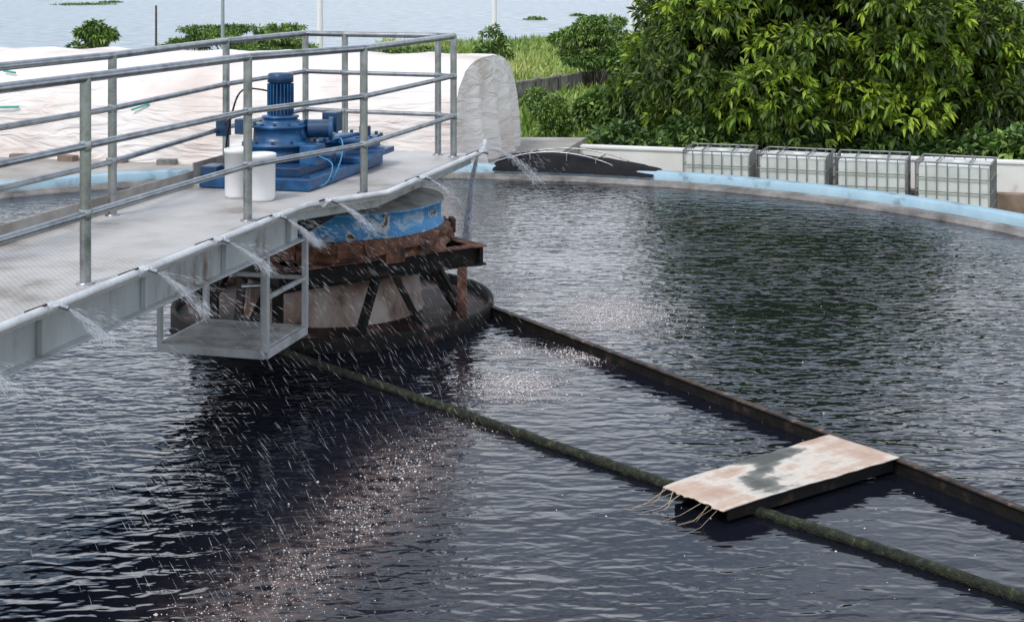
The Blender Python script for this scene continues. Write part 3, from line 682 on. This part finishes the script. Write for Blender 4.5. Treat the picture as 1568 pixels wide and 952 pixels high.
def stems(name,lb,parent,base=-1.2,r=.03):
    B=MB(); cx=np.mean([l[0] for l in lb]); cy=np.mean([l[1] for l in lb])
    for l in lb: B.tube((cx+random.uniform(-.15,.15),cy,base),l[:3],r,'bark',6,r2=r*.35)
    B.obj(name,parent)
def bush(nm,lb,ncl,nlf,L,W,mat='leaf2',**k):
    e=empty(nm); foliage_obj('leaves',[leaves('x',lb,ncl,nlf,L,W,**k)],mat,e); stems('stems',lb,e)
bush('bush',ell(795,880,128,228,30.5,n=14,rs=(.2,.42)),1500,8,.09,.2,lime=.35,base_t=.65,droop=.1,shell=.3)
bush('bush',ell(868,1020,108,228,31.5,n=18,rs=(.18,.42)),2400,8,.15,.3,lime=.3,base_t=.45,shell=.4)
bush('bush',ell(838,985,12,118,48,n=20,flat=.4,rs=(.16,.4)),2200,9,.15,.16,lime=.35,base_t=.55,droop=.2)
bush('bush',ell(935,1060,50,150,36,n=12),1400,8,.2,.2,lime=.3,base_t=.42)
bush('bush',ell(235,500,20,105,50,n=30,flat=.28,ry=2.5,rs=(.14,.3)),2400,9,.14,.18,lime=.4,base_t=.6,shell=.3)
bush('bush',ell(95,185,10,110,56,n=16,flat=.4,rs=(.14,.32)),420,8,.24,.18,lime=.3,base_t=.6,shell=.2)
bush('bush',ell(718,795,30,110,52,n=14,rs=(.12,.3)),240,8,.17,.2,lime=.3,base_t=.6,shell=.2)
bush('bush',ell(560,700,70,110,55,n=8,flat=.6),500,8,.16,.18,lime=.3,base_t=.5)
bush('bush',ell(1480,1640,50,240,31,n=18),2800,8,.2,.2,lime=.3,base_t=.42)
lbs=[]
for x in np.linspace(2.2,12.5,22): lbs.append((x,27.3-.3*(x-1.5)*.5+rng.uniform(-.3,.3)+.5,-.6+rng.uniform(-.25,.35),.6,.5,.5))
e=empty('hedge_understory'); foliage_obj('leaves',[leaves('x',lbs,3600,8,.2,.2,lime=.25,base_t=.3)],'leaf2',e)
n_=34000; gxp=rng.uniform(-8,14,n_); gyp=30+rng.random(n_)**1.1*56
zz=-1.12+.12*np.sin(gxp*.4)*np.cos(gyp*.3)+.1*np.sin(gyp*.17+gxp*.2)
hgt=rng.uniform(.15,.5,n_)*(1+.3*np.sin(gxp*1.3)*np.sin(gyp*.4)); ang=rng.uniform(0,math.pi,n_); w=rng.uniform(.03,.09,n_)
lean=rng.normal(0,.18,(n_,2))
b0=np.stack([gxp-np.cos(ang)*w,gyp-np.sin(ang)*w,zz],1); b1=np.stack([gxp+np.cos(ang)*w,gyp+np.sin(ang)*w,zz],1); tp=np.stack([gxp+lean[:,0],gyp+lean[:,1],zz+hgt],1)
q=np.stack([b0,b1,tp],1).reshape(-1,3); f=np.arange(n_*3).reshape(-1,3)
tint=np.clip(.5+.35*np.sin(gxp*.5+2)*np.sin(gyp*.13)+rng.normal(0,.15,n_),0,1)
np_mesh('grass_field',q,f,'grass',np.repeat(tint,3))
lb=[((x-784)/F*D,D,-1.58,w_,w_*1.2,.06) for x,D,w_ in((130,235,5.),(170,255,2),(75,290,3),(820,150,1.2),(885,165,.8))]
foliage_obj('floating_weeds',[leaves('x',lb,900,5,.4,.3,base_t=.7,lime=0,shell=.1)],'leaf2')
# ---------------------------------------------------------------- light
EL,AZ=math.radians(52),math.radians(215)
w=bpy.data.worlds.new('World'); S.world=w; w.use_nodes=True; nt=w.node_tree; bg=nt.nodes['Background']; bg.inputs[1].default_value=.13
sk_=N(nt,'ShaderNodeTexSky'); sk_.sky_type='NISHITA'; sk_.sun_disc=False; sk_.sun_elevation=EL; sk_.sun_rotation=AZ; sk_.air_density=1.2; sk_.dust_density=.5; sk_.ozone_density=2.5
tc=N(nt,'ShaderNodeTexCoord'); mp=N(nt,'ShaderNodeMapping'); mp.inputs['Scale'].default_value=(1,1,2.6); nt.links.new(tc.outputs['Generated'],mp.inputs[0])
n=N(nt,'ShaderNodeTexNoise'); n.inputs['Scale'].default_value=2.3; n.inputs['Detail'].default_value=6; nt.links.new(mp.outputs[0],n.inputs['Vector'])
sx=N(nt,'ShaderNodeSeparateXYZ'); nt.links.new(tc.outputs['Generated'],sx.inputs[0])
zr=N(nt,'ShaderNodeValToRGB'); e=zr.color_ramp.elements; e[0].position=.08; e[0].color=(.36,)*3+(1,); e[1].position=.34; e[1].color=(.0,)*3+(1,); e2_=e.new(.62); e2_.color=(.08,)*3+(1,); nt.links.new(sx.outputs[2],zr.inputs[0])
ad=N(nt,'ShaderNodeMath',operation='ADD'); nt.links.new(n.outputs['Fac'],ad.inputs[0]); nt.links.new(zr.outputs[0],ad.inputs[1])
r=ramp(nt,[(.44,(.03,.03,.03)),(.70,(.95,.95,.95))]); nt.links.new(ad.outputs[0],r.inputs[0])
mx=N(nt,'ShaderNodeMix',data_type='RGBA'); mx.inputs[7].default_value=(11.2,11.8,12.8,1)
nt.links.new(r.outputs[0],mx.inputs[0]); nt.links.new(sk_.outputs[0],mx.inputs[6]); nt.links.new(mx.outputs[2],bg.inputs[0])
L=bpy.data.lights.new('sun','SUN'); L.energy=2.0; L.angle=math.radians(12); L.color=(1,.95,.88)
lo=bpy.data.objects.new('sun',L); S.collection.objects.link(lo)
sd=Vector((math.sin(AZ)*math.cos(EL),math.cos(AZ)*math.cos(EL),math.sin(EL))); lo.rotation_euler=sd.to_track_quat('Z','Y').to_euler(); lo.location=sd*50
# camera
cam=bpy.data.cameras.new('camera'); co=bpy.data.objects.new('camera',cam); S.collection.objects.link(co)
co.location=(0,0,HW); co.rotation_euler=(math.radians(90),0,0); cam.sensor_width=36; cam.lens=F/1568*36; cam.shift_y=-509/1568; cam.clip_end=8000; cam.clip_start=.1
S.camera=co
S.view_settings.view_transform='Standard'; S.view_settings.look='None'; S.view_settings.exposure=0
